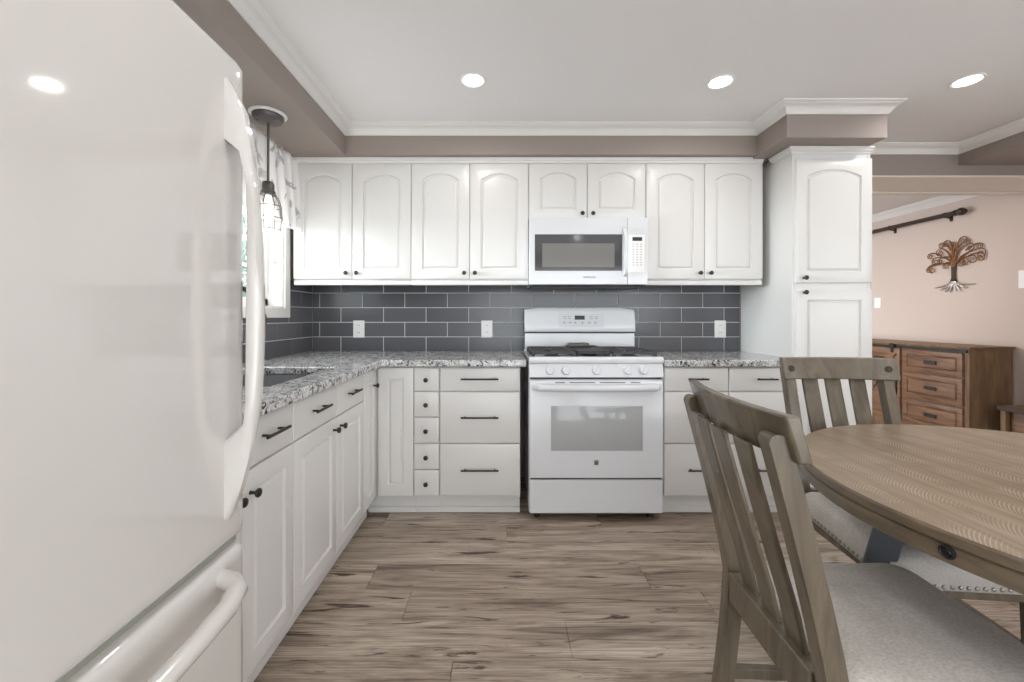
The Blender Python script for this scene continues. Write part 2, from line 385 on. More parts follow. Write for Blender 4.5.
# ------------------------------------------------------------------ cabinet parts
def ring(w, h, mx, my, arch, ins, n=14):
    """panel contour inset by ins; straight bottom, arched top"""
    x0, x1, y0 = mx+ins, w-mx-ins, my+ins; yt = h-my-ins
    pts = [(x0,y0),(x1,y0)]
    if arch <= 0: pts += [(x1,yt),(x0,yt)]; return pts
    sh = yt-arch                                     # shoulder height
    for i in range(n+1):
        t = i/n; x = x1+(x0-x1)*t; s = 2*t-1
        pts.append((x, sh+arch*(1-abs(s)**2.2)))
    return pts
def door_mesh(fr, u0, u1, v0, v1, n0, arch=0, mx=.058, my=.06, th=.02, n=14):
    w, h = u1-u0, v1-v0; mb = MB()
    def outer(i, ins):
        if arch <= 0: return [(ins,ins),(w-ins,ins),(w-ins,h-ins),(ins,h-ins)]
        pts = [(ins,ins),(w-ins,ins)]
        for k in range(n+1): pts.append((w-ins-(w-2*ins)*k/n, h-ins))
        return pts
    secs = []
    for o, d_ in ((0,0),(0,th-.004),(.0012,th-.0012),(.004,th)): secs.append((outer(0,o), d_))
    for ins, d_ in ((0,th),(.003,th-.009),(.009,th-.010),(.020,th-.0015),(.025,th-.0008)): secs.append((ring(w,h,mx,my,arch,ins,n), d_))
    mb.loft([[fr.p(u0+a, v0+b, n0+d_) for a, b in s] for s, d_ in secs])
    return mb
def slab_mesh(fr, u0, u1, v0, v1, n0, th=.02):
    mb = MB(); w, h = u1-u0, v1-v0
    secs = [[(i,i),(w-i,i),(w-i,h-i),(i,h-i)] for i in (0,0,.003,.010)]
    mb.loft([[fr.p(u0+a, v0+b, n0+d_) for a, b in s] for s, d_ in zip(secs, (0,th-.006,th-.0025,th))])
    return mb
def knob(fr, u, v, n, parent):
    mb = MB(); mb.lathe([(.006,0),(.005,.004),(.0045,.013),(.008,.017),(.0125,.021),(.0135,.025),(.0115,.029),(.006,.0315),(0,.032)], fr.p(u,v,n), fr.N, 18)
    add('knob', mb, M['black'], parent)
def pull(fr, u, v, n, length, parent):
    mb = MB(); h = length/2
    mb.tube([fr.p(u-h,v,n+.028), fr.p(u+h,v,n+.028)], .0052, 12)
    for s in (-1,1): mb.tube([fr.p(u+s*(h-.022),v,n), fr.p(u+s*(h-.022),v,n+.028)], .004, 10)
    add('bar_pull', mb, M['black'], parent)
def carcass(fr, u0, u1, v0, v1, depth, parent, closed_top=False):
    mb = MB(); t = .016
    fr.box(mb, u0, u0+t, v0, v1, -depth, -.0165); fr.box(mb, u1-t, u1, v0, v1, -depth, -.0165)
    fr.box(mb, u0+t, u1-t, v0, v0+t, -depth, -.0165); fr.box(mb, u0+t, u1-t, v0+t, v1, -depth, -depth+.006)
    if closed_top: fr.box(mb, u0+t, u1-t, v1-t, v1, -depth+.006, -.0165)
    fr.box(mb, u0, u1, v0, v1, -.016, 0)
    return add('cabinet_body', mb, M['cab'], parent)
KZ0, KZ1 = .112, .874            # base cabinet box
def base_unit(fr, u0, u1, label, cols, depth=.56, toe=True, toe_u=None):
    """cols: list of (u0,u1,[('door'|'drawer',v0,v1,handle)...])"""
    c = fr.p((u0+u1)/2, 0, -depth/2)
    r = thing('base_cabinet', label, 'cabinet', (c.x, c.y, 0), group='white base cabinets')
    carcass(fr, u0, u1, KZ0, KZ1, depth, r)
    if toe:
        a, b_ = toe_u or (u0, u1)
        tk = MB(); fr.box(tk, a, b_, 0, KZ0-.001, -depth, -.062); pl_ = add('toe_kick', tk, M['cab'], r)
        tk = MB(); fr.box(tk, a, b_, .001, .034, -.062, -.044); add('shoe_moulding', tk, M['cab'], pl_, bevel=.003)
    g = .0018
    for (a, b_, items) in cols:
        for kind, v0, v1, hd in items:
            if kind == 'door':
                o = add('door', door_mesh(fr, a+g, b_-g, v0+g, v1-g, 0, mx=min(.055,(b_-a)*.3)), M['cab'], r, angle=25)
                if hd: knob(fr, hd[0], hd[1], .02, o)
            else:
                o = add('drawer', slab_mesh(fr, a+g, b_-g, v0+g, v1-g, 0), M['cab'], r, angle=25)
                if hd == 'knob': knob(fr, (a+b_)/2, (v0+v1)/2, .02, o)
                elif hd: pull(fr, (a+b_)/2, (v0+v1)/2+.006, .02, hd, o)
    return r
BF = YB-.59                       # carcass front of the back run
FBb = Fr((0, BF, 0), (1,0,0), (0,-1,0))
XF = -.747                        # carcass front of the left run
FLb = Fr((XF, 0, 0), (0,1,0), (1,0,0))
Z = lambda y, s=173.2: CAM_Z-(y-VPY)/s
zt, zb = .868, .124
# back run, left of the range
rows5 = [zt, Z(391.6), Z(417.4), Z(443.6), Z(470), zb]
base_unit(FBb, -.742, -.517, 'narrow white corner panel cabinet with no knob, in the corner under the granite counter',
          [(-.7235,-.517,[('door',zb,zt,None)])], toe_u=(-.80,-.517))
base_unit(FBb, -.516, -.369, 'white cabinet of five tiny stacked drawers with round black knobs',
          [(-.516,-.369,[('drawer',rows5[i+1],rows5[i],'knob') for i in range(5)])])
base_unit(FBb, -.368, .100, 'white three-drawer cabinet with long black bar pulls, just left of the stove',
          [(-.366,.099,[('drawer',Z(391.9),zt,.215),('drawer',Z(444.0),Z(391.9),.215),('drawer',zb,Z(444.0),.215)])])
base_unit(FBb, .930, 1.305, 'white three-drawer cabinet just right of the stove, partly behind the near chair',
          [(.930,1.305,[('drawer',Z(391.9),zt,.117),('drawer',Z(444.0),Z(391.9),.117),('drawer',zb,Z(444.0),.117)])])
base_unit(FBb, 1.306, 1.7185, 'white three-drawer cabinet beside the tall pantry, behind the far chair',
          [(1.306,1.717,[('drawer',Z(391.9),zt,.117),('drawer',Z(444.0),Z(391.9),.117),('drawer',zb,Z(444.0),.117)])])
# left run
dz = .722
base_unit(FLb, 2.166, 2.407, 'slim white corner cabinet with one black knob at the far end of the sink run',
          [(2.166,2.386,[('door',zb,zt,(2.325,.775))])], depth=.60)
base_unit(FLb, 1.442, 2.165, 'wide white sink cabinet with two doors and two false drawers under the sink',
          [(1.442,1.813,[('drawer',dz,zt,.13),('door',zb,dz,(1.775,.675))]),(1.813,2.165,[('drawer',dz,zt,.13),('door',zb,dz,(1.85,.675))])], depth=.60)
base_unit(FLb, 1.014, 1.441, 'white cabinet of the sink run closest to the refrigerator, knobs in a pair',
          [(1.150,1.441,[('drawer',dz,zt,.13),('door',zb,dz,(1.19,.655))]),(1.014,1.150,[('drawer',dz,zt,None),('door',zb,dz,(1.125,.655))])], depth=.60)

# upper cabinets
UF = YB-.325
FU = Fr((0, UF, 0), (1,0,0), (0,-1,0))
def upper(u0, u1, v0, label, rail=True):
    r = thing('wall_cabinet', label, 'cabinet', ((u0+u1)/2, YB-.16, v0), group='white wall cabinets')
    carcass(FU, u0, u1, v0, 2.155, .315, r, True)
    g = .0018; mid = (u0+u1)/2
    short = v0 > 1.6
    for (a, b_, ku) in ((u0, mid, mid-.034), (mid, u1, mid+.034)):
        o = add('door', door_mesh(FU, a+g, b_-g, v0+.006, 2.143, 0, arch=.042, mx=.068, my=.062 if not short else .056), M['cab'], r, angle=25)
        knob(FU, ku, v0+.043 if not short else v0+.035, .02, o)
    co = MB(); secs = []
    for u in (u0, u1): secs.append([FU.p(u, v, n) for v, n in ((2.145,0),(2.145,.018),(2.150,.021),(2.158,.024),(2.162,.030),(2.168,.032),(2.179,.034),(2.179,0))])
    co.loft(secs); add('cornice', co, M['cab'], r, angle=25)
    if rail:
        lr = MB(); FU.box(lr, u0, u1, v0-.033, v0-.001, -.012, .012); add('light_rail', lr, M['cab'], r, bevel=.005)
    return r
U = [-1.347, -.590, .164, .917, 1.668]
upper(U[0], U[1], 1.398, 'white arched two-door wall cabinet in the corner beside the window')
upper(U[1], U[2], 1.398, 'white arched two-door wall cabinet between the corner cabinet and the microwave')
upper(U[2], U[3], 1.786, 'short white two-door wall cabinet directly above the microwave', rail=False)
upper(U[3], U[4], 1.398, 'white arched two-door wall cabinet between the microwave and the tall pantry')

# pantry
PF = YB-.535
FP = Fr((0, PF, 0), (1,0,0), (0,-1,0))
pr = thing('pantry_cabinet', 'tall white pantry cabinet with an arched upper door, at the end of the counter', 'cabinet', (1.95, 2.73, 0))
P0, P1 = 1.7205, 2.186
mb = MB(); FP.box(mb, P0, P0+.018, 0, 2.166, -.533, .002); FP.box(mb, P1-.018, P1, 0, 2.166, -.533, .002)
FP.box(mb, P0+.018, P1-.018, .1, 2.166, -.018, 0); FP.box(mb, P0+.018, P1-.018, .1, .118, -.533, -.018); FP.box(mb, P0+.018, P1-.018, 2.148, 2.166, -.533, -.018)
add('cabinet_body', mb, M['cab'], pr, bevel=.002)
mb = MB(); FP.box(mb, P0+.018, P1-.018, 0, .1, -.5, -.05); add('toe_kick', mb, M['cab'], pr)
o = add('door', door_mesh(FP, P0+.014, P1-.004, 1.362, 2.098, 0, arch=.04, mx=.062, my=.065), M['cab'], pr, angle=25); knob(FP, P0+.055, 1.391, .02, o)
o = add('door', door_mesh(FP, P0+.014, P1-.004, .115, 1.326, 0, mx=.062, my=.065), M['cab'], pr, angle=25); knob(FP, P0+.055, 1.305, .02, o)
cp = [(0,0),(.010,.0),(.012,.006),(.022,.012),(.026,.020),(.034,.026),(.034,.034),(0,.034)]
co = sweep([(P0, YB-.37), (P0, PF-.0), (P1-.0, PF)], [(a, b_) for a, b_ in cp], 2.131)
add('cornice', co, M['cab'], pr, angle=25)

# ------------------------------------------------------------------ countertops and sink
def cells(xs, ys, keep, z0, z1):
    mb = MB()
    for i in range(len(xs)-1):
        for j in range(len(ys)-1):
            if not keep(i, j): continue
            x0,x1,y0,y1 = xs[i],xs[i+1],ys[j],ys[j+1]
            mb.face([(x0,y0,z1),(x1,y0,z1),(x1,y1,z1),(x0,y1,z1)]); mb.face([(x0,y1,z0),(x1,y1,z0),(x1,y0,z0),(x0,y0,z0)])
            ok = lambda a, b_: 0 <= a < len(xs)-1 and 0 <= b_ < len(ys)-1 and keep(a, b_)
            if not ok(i-1,j): mb.face([(x0,y0,z0),(x0,y0,z1),(x0,y1,z1),(x0,y1,z0)])
            if not ok(i+1,j): mb.face([(x1,y0,z0),(x1,y1,z0),(x1,y1,z1),(x1,y0,z1)])
            if not ok(i,j-1): mb.face([(x0,y0,z0),(x1,y0,z0),(x1,y0,z1),(x0,y0,z1)])
            if not ok(i,j+1): mb.face([(x0,y1,z0),(x0,y1,z1),(x1,y1,z1),(x1,y1,z0)])
    return mb
SX0, SX1, SY0, SY1 = -1.24, -.832, 1.465, 2.04
CFX, CFY = -.690, YB-.638
xs = [XL+.009, SX0, SX1, CFX, .134]; ys = [1.012, SY0, SY1, CFY, YB-.009]
ct = cells(xs, ys, lambda i, j: (i < 3 and not (i == 1 and j == 1)) or (i == 3 and j == 3), .8755, CT)
o = add('countertop', ct, M['granite'], bevel=.006, seg=3); tag(o, 'grey speckled granite countertop, L-shaped, with the sink cut into it', 'countertop', 'granite countertops')
ct = MB(); ct.box((.920, CFY, .8755), (1.7195, YB-.009, CT))
o = add('countertop', ct, M['granite'], bevel=.006, seg=3); tag(o, 'short grey granite countertop between the stove and the pantry', 'countertop', 'granite countertops')
def rrect(x0, x1, y0, y1, r, z, n=5):
    pts = []
    for cx, cy, a0 in ((x1-r,y1-r,0),(x0+r,y1-r,PI/2),(x0+r,y0+r,PI),(x1-r,y0+r,1.5*PI)):
        for k in range(n+1):
            a = a0+PI/2*k/n; pts.append((cx+r*math.cos(a), cy+r*math.sin(a), z))
    return pts
sk = thing('sink', 'stainless steel undermount sink set in the left granite counter', 'sink', (-1.036, 1.75, .68))
mb = MB(); g = .006
mb.loft([rrect(SX0-.02,SX1+.02,SY0-.02,SY1+.02,.02,.8745), rrect(SX0-g,SX1+g,SY0-g,SY1+g,.02,.8745), rrect(SX0-g,SX1+g,SY0-g,SY1+g,.02,.72), rrect(SX0+.02,SX1-.02,SY0+.02,SY1-.02,.03,.70), rrect(SX0+.15,SX1-.15,SY0+.25,SY1-.25,.03,.695)], cap=False)
mb.face(rrect(SX0+.15,SX1-.15,SY0+.25,SY1-.25,.03,.695)); add('basin', mb, M['steel'], sk)
mb = MB(); mb.lathe([(.0,0),(.045,0),(.045,.003),(.036,.005),(.03,.002),(0,.001)], (-1.036,1.75,.6955)); add('drain', mb, M['gunmetal'], sk)
fc = thing('faucet', 'black gooseneck faucet behind the sink, mostly hidden by the refrigerator handle', 'faucet', (-1.31, 1.74, CT))
mb = MB(); mb.lathe([(.026,0),(.026,.006),(.02,.012),(.019,.05),(.014,.056)], (-1.31,1.74,CT+.0005)); add('faucet_base', mb, M['black'], fc)
mb = MB(); pth = [(-1.31,1.74,CT+.05),(-1.31,1.74,1.17)]
for k in range(1, 13): a = PI-PI*k/12; pth.append((-1.16+.15*math.cos(a), 1.74, 1.17+.125*math.sin(a)))
mb.tube(pth, .011, 12); add('spout', mb, M['black'], fc)
mb = MB(); mb.lathe([(.012,0),(.015,.01),(.015,.05),(.012,.06)], (-1.01,1.74,1.112)); add('spray_head', mb, M['black'], fc)
mb = MB(); mb.tube([(-1.31,1.755,CT+.03),(-1.31,1.80,CT+.045)], .006, 8); mb.tube([(-1.31,1.80,CT+.045),(-1.31,1.812,CT+.11)], .0055, 8); add('lever', mb, M['black'], fc)

# outlets on the backsplash
def outlet(u, v, label):
    r = thing('wall_outlet', label, 'outlet', (u, YB-.012, v), group='outlets on the tiled backsplash')
    mb = MB(); FB.box(mb, u-.041, u+.041, v-.062, v+.062, .0085, .0145); add('cover_plate', mb, M['plate'], r, bevel=.003)
    for s in (-1, 1):
        q = MB(); FB.box(q, u-.017, u+.017, v+s*.026-.015, v+s*.026+.015, .0146, .0165); so = add('socket', q, M['plate'], r, bevel=.004)
        q = MB()
        for k in (-1, 1): FB.box(q, u+k*.006-.0012, u+k*.006+.0012, v+s*.026-.004, v+s*.026+.006, .0166, .017)
        add('slots', q, M['slot'], so)
    return r
outlet((359-VPX)/138.4, 1.073, 'white outlet on the tiles near the corner, left of the other two')
outlet((487-VPX)/138.4, 1.073, 'white outlet on the tiles just left of the stove')
outlet((720-VPX)/138.4, 1.073, 'white outlet on the tiles right of the stove, beside the pantry')

# ------------------------------------------------------------------ text
def text_mesh(s, size, fr, u, v, n):
    cu = bpy.data.curves.new('txt', 'FONT'); cu.body = s; cu.size = size; cu.align_x = 'CENTER'; cu.align_y = 'CENTER'; cu.extrude = .0003
    ob = bpy.data.objects.new('txt', cu); C.objects.link(ob)
    me = bpy.data.meshes.new_from_object(ob.evaluated_get(bpy.context.evaluated_depsgraph_get()))
    mb = MB(); mb.raw([fr.p(u+q.co.x, v+q.co.y, n+q.co.z) for q in me.vertices], [list(p.vertices) for p in me.polygons])
    bpy.data.objects.remove(ob); bpy.data.curves.remove(cu); bpy.data.meshes.remove(me); return mb

# ------------------------------------------------------------------ stove
RX0, RX1 = .147, .907
RF = YB-.635                      # body front plane
FR = Fr((0, RF, 0), (1,0,0), (0,-1,0))
rg = thing('gas_range', 'white freestanding gas stove with five knobs and black grates', 'stove', ((RX0+RX1)/2, YB-.35, 0))
RM = (RX0+RX1)/2
mb = MB(); FR.box(mb, RX0, RX1, .045, .902, -.575, -.002)
add('stove_body', mb, M['appl'], rg, bevel=.003)
for x in (RX0+.05, RX1-.05):
    for n in (-.05, -.52):
        mb = MB(); mb.lathe([(.018,0),(.018,.03),(.012,.0445)], FR.p(x, 0, n)); add('levelling_foot', mb, M['dark'], rg)
# cooktop: pan with raised rim and rounded front
mb = MB(); secs = []
for x in (RX0, RX1):
    secs.append([FR.p(x, v, n) for v, n in ((.903,-.575),(.903,.0),(.895,.020),(.900,.028),(.912,.032),(.926,.030),(.933,.022),(.935,.010),(.928,-.012),(.924,-.03),(.924,-.49),(.935,-.505),(.935,-.575))])
mb.loft(secs); add('cooktop', mb, M['appl'], rg, bevel=.002)
# sloped control panel with knobs
mb = MB(); secs = []
for x in (RX0+.002, RX1-.002): secs.append([FR.p(x, v, n) for v, n in ((.818,0),(.818,.030),(.822,.034),(.893,.021),(.895,.017),(.895,0))])
mb.loft(secs); cpn = add('control_panel', mb, M['appl'], rg, bevel=.0015)
kn = (Vector((0,-1,.18))).normalized()
for px in (549.7, 565.8, 596.2, 627.2, 643.2):
    x = (px-VPX)/177
    mb = MB(); mb.lathe([(.026,0),(.027,.003),(.024,.006),(.022,.022),(.020,.026),(0,.027)], FR.p(x, .858, .0277), kn, 22)
    a = Vector((1,0,0)); b_ = kn.cross(a)
    c = FR.p(x, .858, .0277)+kn*.0255; ang = .5; d1 = a*math.sin(ang)+b_*math.cos(ang); d2 = a*math.cos(ang)-b_*math.sin(ang)
    mb.raw([c+d1*i*.021+d2*j*.006+kn*k for k in (0,.008) for i, j in ((-1,-1),(1,-1),(1,1),(-1,1))], [(4,5,6,7),(0,1,5,4),(1,2,6,5),(2,3,7,6),(3,0,4,7)])
    add('burner_knob', mb, M['appl'], cpn)
# dark vent strip, then oven door
mb = MB(); FR.box(mb, RX0+.006, RX1-.006, .809, .8175, -.002, .012); add('vent_gap', mb, M['dark'], rg)
DT, DB = .8075, .250
mb = MB(); secs = []
for x in (RX0+.004, RX1-.004): secs.append([FR.p(x, v, n) for v, n in ((DB,0),(DB,.028),(DB+.004,.031),(DT-.03,.031),(DT-.006,.026),(DT,.016),(DT,0))])
mb.loft(secs); od = add('oven_door', mb, M['appl'], rg, bevel=.003)
s = 177
wx0, wx1, wz0, wz1 = (551.6-VPX)/s, (641.8-VPX)/s, CAM_Z-(449.8-VPY)/s, CAM_Z-(406.5-VPY)/s
mb = MB()
secs = [[FR.p(a,v,n) for a, v in ((wx0-e,wz0-e),(wx1+e,wz0-e),(wx1+e,wz1+e),(wx0-e,wz1+e))] for e, n in ((.004,.0312),(.002,.0322))]
mb.loft(secs); add('oven_window', mb, M['ovglass'], od)
# moulded full-width handle
mb = MB(); secs = []; hz = CAM_Z-(388.5-VPY)/182
for i in range(21):
    t = i/20; x = RX0+.012+(RX1-RX0-.024)*t; e = min(t, 1-t); out = .052*min(1, e/.05)**.5 if e < .05 else .052; sag = -.006*math.sin(PI*t)
    hh = .019 if e > .03 else .016
    secs.append([FR.p(x, hz+sag+v*hh, .030+n*out) for v, n in ((-1,0),(-1,.7),(-.6,.95),(0,1),(.6,.95),(1,.75),(1,.0))])
mb.loft(secs); add('oven_handle', mb, M['appl'], od, angle=50)
mb = MB()
for a, b_ in ((555,565),(569.5,595),(599.5,625),(630.5,640)): FR.box(mb, (a-VPX)/s, (b_-VPX)/s, .788, .792, .0305, .0325)
add('vent_slots', mb, M['slot'], od)
mb = MB(); FR.box(mb, (596.2-VPX)/s-.012, (596.2-VPX)/s+.012, CAM_Z-(462.3-VPY)/s-.013, CAM_Z-(462.3-VPY)/s+.013, .0308, .0325)
lg = add('badge', mb, M['logo'], od, bevel=.005)
mb = MB(); c = FR.p((596.2-VPX)/s, CAM_Z-(462.3-VPY)/s, .0327); mb.tube([c+Vector((.008*math.cos(2*PI*k/20),0,.008*math.sin(2*PI*k/20))) for k in range(20)], .0009, 6, loop=True); add('badge_ring', mb, M['silver'], lg)
mb = MB(); FR.box(mb, RX0+.004, RX1-.004, .0495, .2385, 0, .026); add('storage_drawer', mb, M['appl'], rg, bevel=.005, seg=3)
mb = MB(); FR.box(mb, RX0+.008, RX1-.008, .239, .2495, -.002, .010); add('drawer_gap', mb, M['dark'], rg)
# backguard
GY = YB-.155
FG = Fr((0, GY, 0), (1,0,0), (0,-1,0)); gs = 145.7
mb = MB(); secs = []
for i in range(9):
    t = i/8; x = RX0+.002+(RX1-RX0-.004)*t; e = min(t, 1-t); dr = .0 if e > .06 else .010*(1-e/.06)**2
    secs.append([FG.p(x, v, n) for v, n in ((1.058,-.085),(1.058,.012),(1.064,.016),(1.09,.016),(1.195-dr,.002),(1.212-dr,-.006),(1.222-dr,-.02),(1.222-dr,-.085))])
mb.loft(secs); gd = add('backguard', mb, M['appl'], rg, bevel=.003)
mb = MB(); FG.box(mb, RX0+.004, RX1-.004, .930, 1.048, -.085, .004); add('backguard_base', mb, M['appl'], rg, bevel=.003)
mb = MB(); FG.box(mb, RX0+.006, RX1-.006, 1.0485, 1.0575, -.08, .004); add('backguard_gap', mb, M['slot'], rg)
sl = Vector((0, .014, .105)).normalized(); nn = Vector((0,-.105,.014)).normalized()
FGs = Fr(FG.p(0, 1.09, .016), (1,0,0), nn)
def gp_(x, q, h): return FG.p(0,1.09,.016)+Vector((1,0,0))*x+sl*q+nn*h
def gbox(mb, x0, x1, q0, q1, h0, h1): mb.raw([gp_(x,q,h) for h in (h0,h1) for x, q in ((x0,q0),(x1,q0),(x1,q1),(x0,q1))], [(4,5,6,7),(0,1,5,4),(1,2,6,5),(2,3,7,6),(3,0,4,7),(0,3,2,1)])
mb = MB(); gbox(mb, (558.5-VPX)/gs, (603.5-VPX)/gs, .002, .094, 0, .0015); cpl = add('clock_panel', mb, M['appl_grey'], gd, bevel=.001)
mb = MB(); gbox(mb, (574.5-VPX)/gs, (584.5-VPX)/gs, .052, .080, .0016, .0028); add('clock_display', mb, M['display'], cpl)
mb = MB()
for px in (564, 570, 575, 582, 589, 595): gbox(mb, (px-VPX)/gs-.007, (px-VPX)/gs+.007, .026, .036, .0016, .0024)
for px in (564.5, 569, 591, 596): 
    for q in (.058, .070): gbox(mb, (px-VPX)/gs-.011, (px-VPX)/gs+.011, q, q+.004, .0016, .0024)
add('touch_keys', mb, M['mark'], cpl)
# burners, grates and griddle
for x in (RX0+.15, RX1-.15):
    for n in (-.125, -.375):
        mb = MB(); mb.lathe([(.05,0),(.05,.006),(.036,.008),(.036,.016),(.03,.019),(0,.02)], FR.p(x, .9242, n)); add('burner', mb, M['iron'], rg)
mb = MB(); mb.loft([rrect(RM-.045,RM+.045,RF+.13,RF+.37,.04,.9242), rrect(RM-.045,RM+.045,RF+.13,RF+.37,.04,.935), rrect(RM-.03,RM+.03,RF+.15,RF+.35,.029,.938)]); add('oval_burner', mb, M['iron'], rg)
def grate(x0, x1):
    mb = MB(); n0, n1 = -.03, -.475; h0, h1 = .945, .959; b = .007
    def bar(xa, na, xb, nb, w=b):
        mb.box(FR.p(min(xa,xb)-w, h0, max(na,nb)+w), FR.p(max(xa,xb)+w, h1, min(na,nb)-w))
    bar(x0+b,n0,x1-b,n0); bar(x0+b,n1,x1-b,n1); bar(x0+b,n0,x0+b,n1); bar(x1-b,n0,x1-b,n1); mid = (n0+n1)/2; bar(x0+b,mid,x1-b,mid)
    xm = (x0+x1)/2
    for c_ in ((n0+mid)/2, (n1+mid)/2):
        bar(x0, c_, xm-.035, c_, .005); bar(xm+.035, c_, x1, c_, .005); bar(xm, c_+.035, xm, c_+.11, .005); bar(xm, c_-.035, xm, c_-.11, .005)
    for x in (x0+b, x1-b):
        for n in (n0, mid, n1): mb.box(FR.p(x-.01, .9245, n-.01), FR.p(x+.01, h0+.001, n+.01))
    add('burner_grate', mb, M['iron'], rg, bevel=.003)
grate(RX0+.02, RX0+.272); grate(RX1-.272, RX1-.02)
mb = MB(); mb.loft([rrect(RM-.098,RM+.098,RF+.03,RF+.475,.02,.945), rrect(RM-.103,RM+.103,RF+.025,RF+.48,.022,.966), rrect(RM-.095,RM+.095,RF+.033,RF+.472,.018,.966), rrect(RM-.09,RM+.09,RF+.04,RF+.465,.018,.957)])
for x in (-.085,.085):
    for q in (.05,.45): mb.box((RM+x-.01,RF+q-.01,.9245),(RM+x+.01,RF+q+.01,.946))
gr = add('griddle_plate', mb, M['iron'], rg, bevel=.001)
mb = MB(); mb.box((RM-.09,RF+.40,.9575),(RM+.05,RF+.455,.986)); add('griddle_grip', mb, M['gunmetal'], gr, bevel=.008, seg=3)

# ------------------------------------------------------------------ microwave
MF = YB-.405; ms_ = 414/MF
FM = Fr((0, MF, 0), (1,0,0), (0,-1,0))
ux = lambda p: (p-VPX)/ms_
vz = lambda p: CAM_Z-(p-VPY)/ms_
mw = thing('microwave_oven', 'white over-the-range microwave with dark window, hung under the short cabinet', 'microwave', (.535, YB-.2, 1.36))
m0, m1 = ux(529.3), ux(647.8); mz0, mz1 = vz(284.5), 1.784
mb = MB(); FM.box(mb, m0, m1, mz0+.004, mz1, -.39, -.022); add('microwave_body', mb, M['appl'], mw, bevel=.003)
md = ux(627.6)
mb = MB(); FM.box(mb, m0, md-.001, mz0, mz1, -.0215, .0); dr = add('microwave_door', mb, M['appl'], mw, bevel=.004, seg=3)
mb = MB(); FM.box(mb, ux(534.8), ux(622.0), vz(270.8), vz(234.3), .0003, .0022); gw = add('door_window', mb, M['mwglass'], dr, bevel=.001)
mb = MB(); FM.box(mb, ux(542.3), ux(614.4), vz(267.2), vz(243.5), .0023, .0028); add('window_screen', mb, M['mwmesh'], gw)
mb = MB(); hx = ux(624.0); pth = []
secs = []
for i in range(17):
    t = i/16; v = vz(276.5)+(vz(227.5)-vz(276.5))*t; n = .004+.040*math.sin(PI*t)**.55; w_ = .012
    dx = -.006*math.sin(PI*t)+.004
    secs.append([FM.p(hx-w_+dx+.0, v, n), FM.p(hx-w_*.6+dx, v, n+.012), FM.p(hx+w_*.6+dx, v, n+.012), FM.p(hx+w_+dx, v, n), FM.p(hx+w_*.5+dx, v, n-.008), FM.p(hx-w_*.5+dx, v, n-.008)])
mb.loft(secs); add('door_handle', mb, M['appl'], dr, angle=60)
add('brand_lettering', text_mesh('SAMSUNG', .017, FM, ux(589.5), vz(277.2), .0006), M['logo'], dr, smooth=False)
mb = MB(); FM.box(mb, md+.001, m1, mz0, mz1, -.0215, 0); pn = add('control_panel', mb, M['appl'], mw, bevel=.004, seg=3)
mb = MB(); FM.box(mb, ux(629.2), ux(644.6), vz(272), vz(234.8), .0002, .0012); pp = add('key_panel', mb, M['plate'], pn)
mb = MB(); FM.box(mb, ux(632.4), ux(642.0), vz(240.9), vz(237.2), .0013, .002); add('clock_display', mb, M['display'], pp)
mb = MB()
for i in range(9):
    for px in (633.3, 637.2, 641):
        y = 244.2+i*2.6
        FM.box(mb, ux(px)-.006, ux(px)+.006, vz(y)-.002, vz(y)+.002, .0013, .0018)
add('touch_keys', mb, M['mark'], pp)
mb = MB(); secs = []
for x in (m0+.02, m1-.03): secs.append([FM.p(x, v, n) for v, n in ((mz0+.003,-.02),(mz0-.012,-.04),(mz0-.016,-.20),(mz0-.010,-.36),(mz0+.003,-.38))])
mb.loft(secs); add('vent_base', mb, M['gunmetal'], mw)

# ------------------------------------------------------------------ refrigerator
FX = -.622; FY0, FY1 = .235, 1.004
fg = thing('refrigerator', 'large glossy white bottom-freezer refrigerator at the left edge', 'refrigerator', (-1.0, .6, 0))
mb = MB(); mb.box((XL+.02, FY0+.005, .02), (FX-.072, FY1-.005, 1.745)); add('fridge_body', mb, M['fridge'], fg, bevel=.006)
mb = MB(); mb.box((XL+.05, FY0+.02, 0), (FX-.11, FY1-.02, .0195)); add('fridge_feet', mb, M['dark'], fg)
mb = MB(); mb.box((FX-.0715, FY0+.02, .03), (FX-.05, FY1-.02, .085)); add('base_grille', mb, M['appl_grey'], fg, bevel=.003)
def fdoor(z0, z1):
    mb = MB(); n = 26; cy = (FY0+FY1)/2; hw = (FY1-FY0)/2; sec = []
    for i in range(n+1):
        s_ = math.sin((i/n-.5)*PI); y = cy+hw*s_
        e = hw-abs(y-cy); rr = .022; cut = 0 if e >= rr else rr-math.sqrt(max(0, rr*rr-(rr-e)**2))
        sec.append((FX+.004*(1-s_*s_)-cut, y))
    sec += [(FX-.07, FY1), (FX-.07, FY0)]
    def lay(z, ins):
        return [((x-ins if x > FX-.06 else x), cy+(y-cy)*(1-ins/hw), z) for x, y in sec]
    mb.loft([lay(z0, .012), lay(z0+.004, .004), lay(z0+.012, 0), lay(z0+.03, 0), lay(z1-.032, 0), lay(z1-.014, 0), lay(z1-.004, .005), lay(z1, .014)])
    return mb
du = add('fridge_door', fdoor(.648, 1.762), M['fridge'], fg, angle=40)
dl = add('freezer_drawer', fdoor(.09, .624), M['fridge'], fg, angle=40)
mb = MB(); mb.box((FX-.07, FY0+.01, .6245), (FX-.020, FY1-.008, .6475)); add('door_gasket', mb, M['gasket'], fg)
mb = MB(); hy = .936
outr = [(.000,1.70),(.018,1.672),(.044,1.62),(.057,1.555),(.066,1.488),(.076,1.40),(.082,1.31),(.085,1.20),(.085,1.12),(.082,1.04),(.0776,.975),(.068,.91),(.055,.84),(.036,.775),(.015,.722),(.0,.700)]
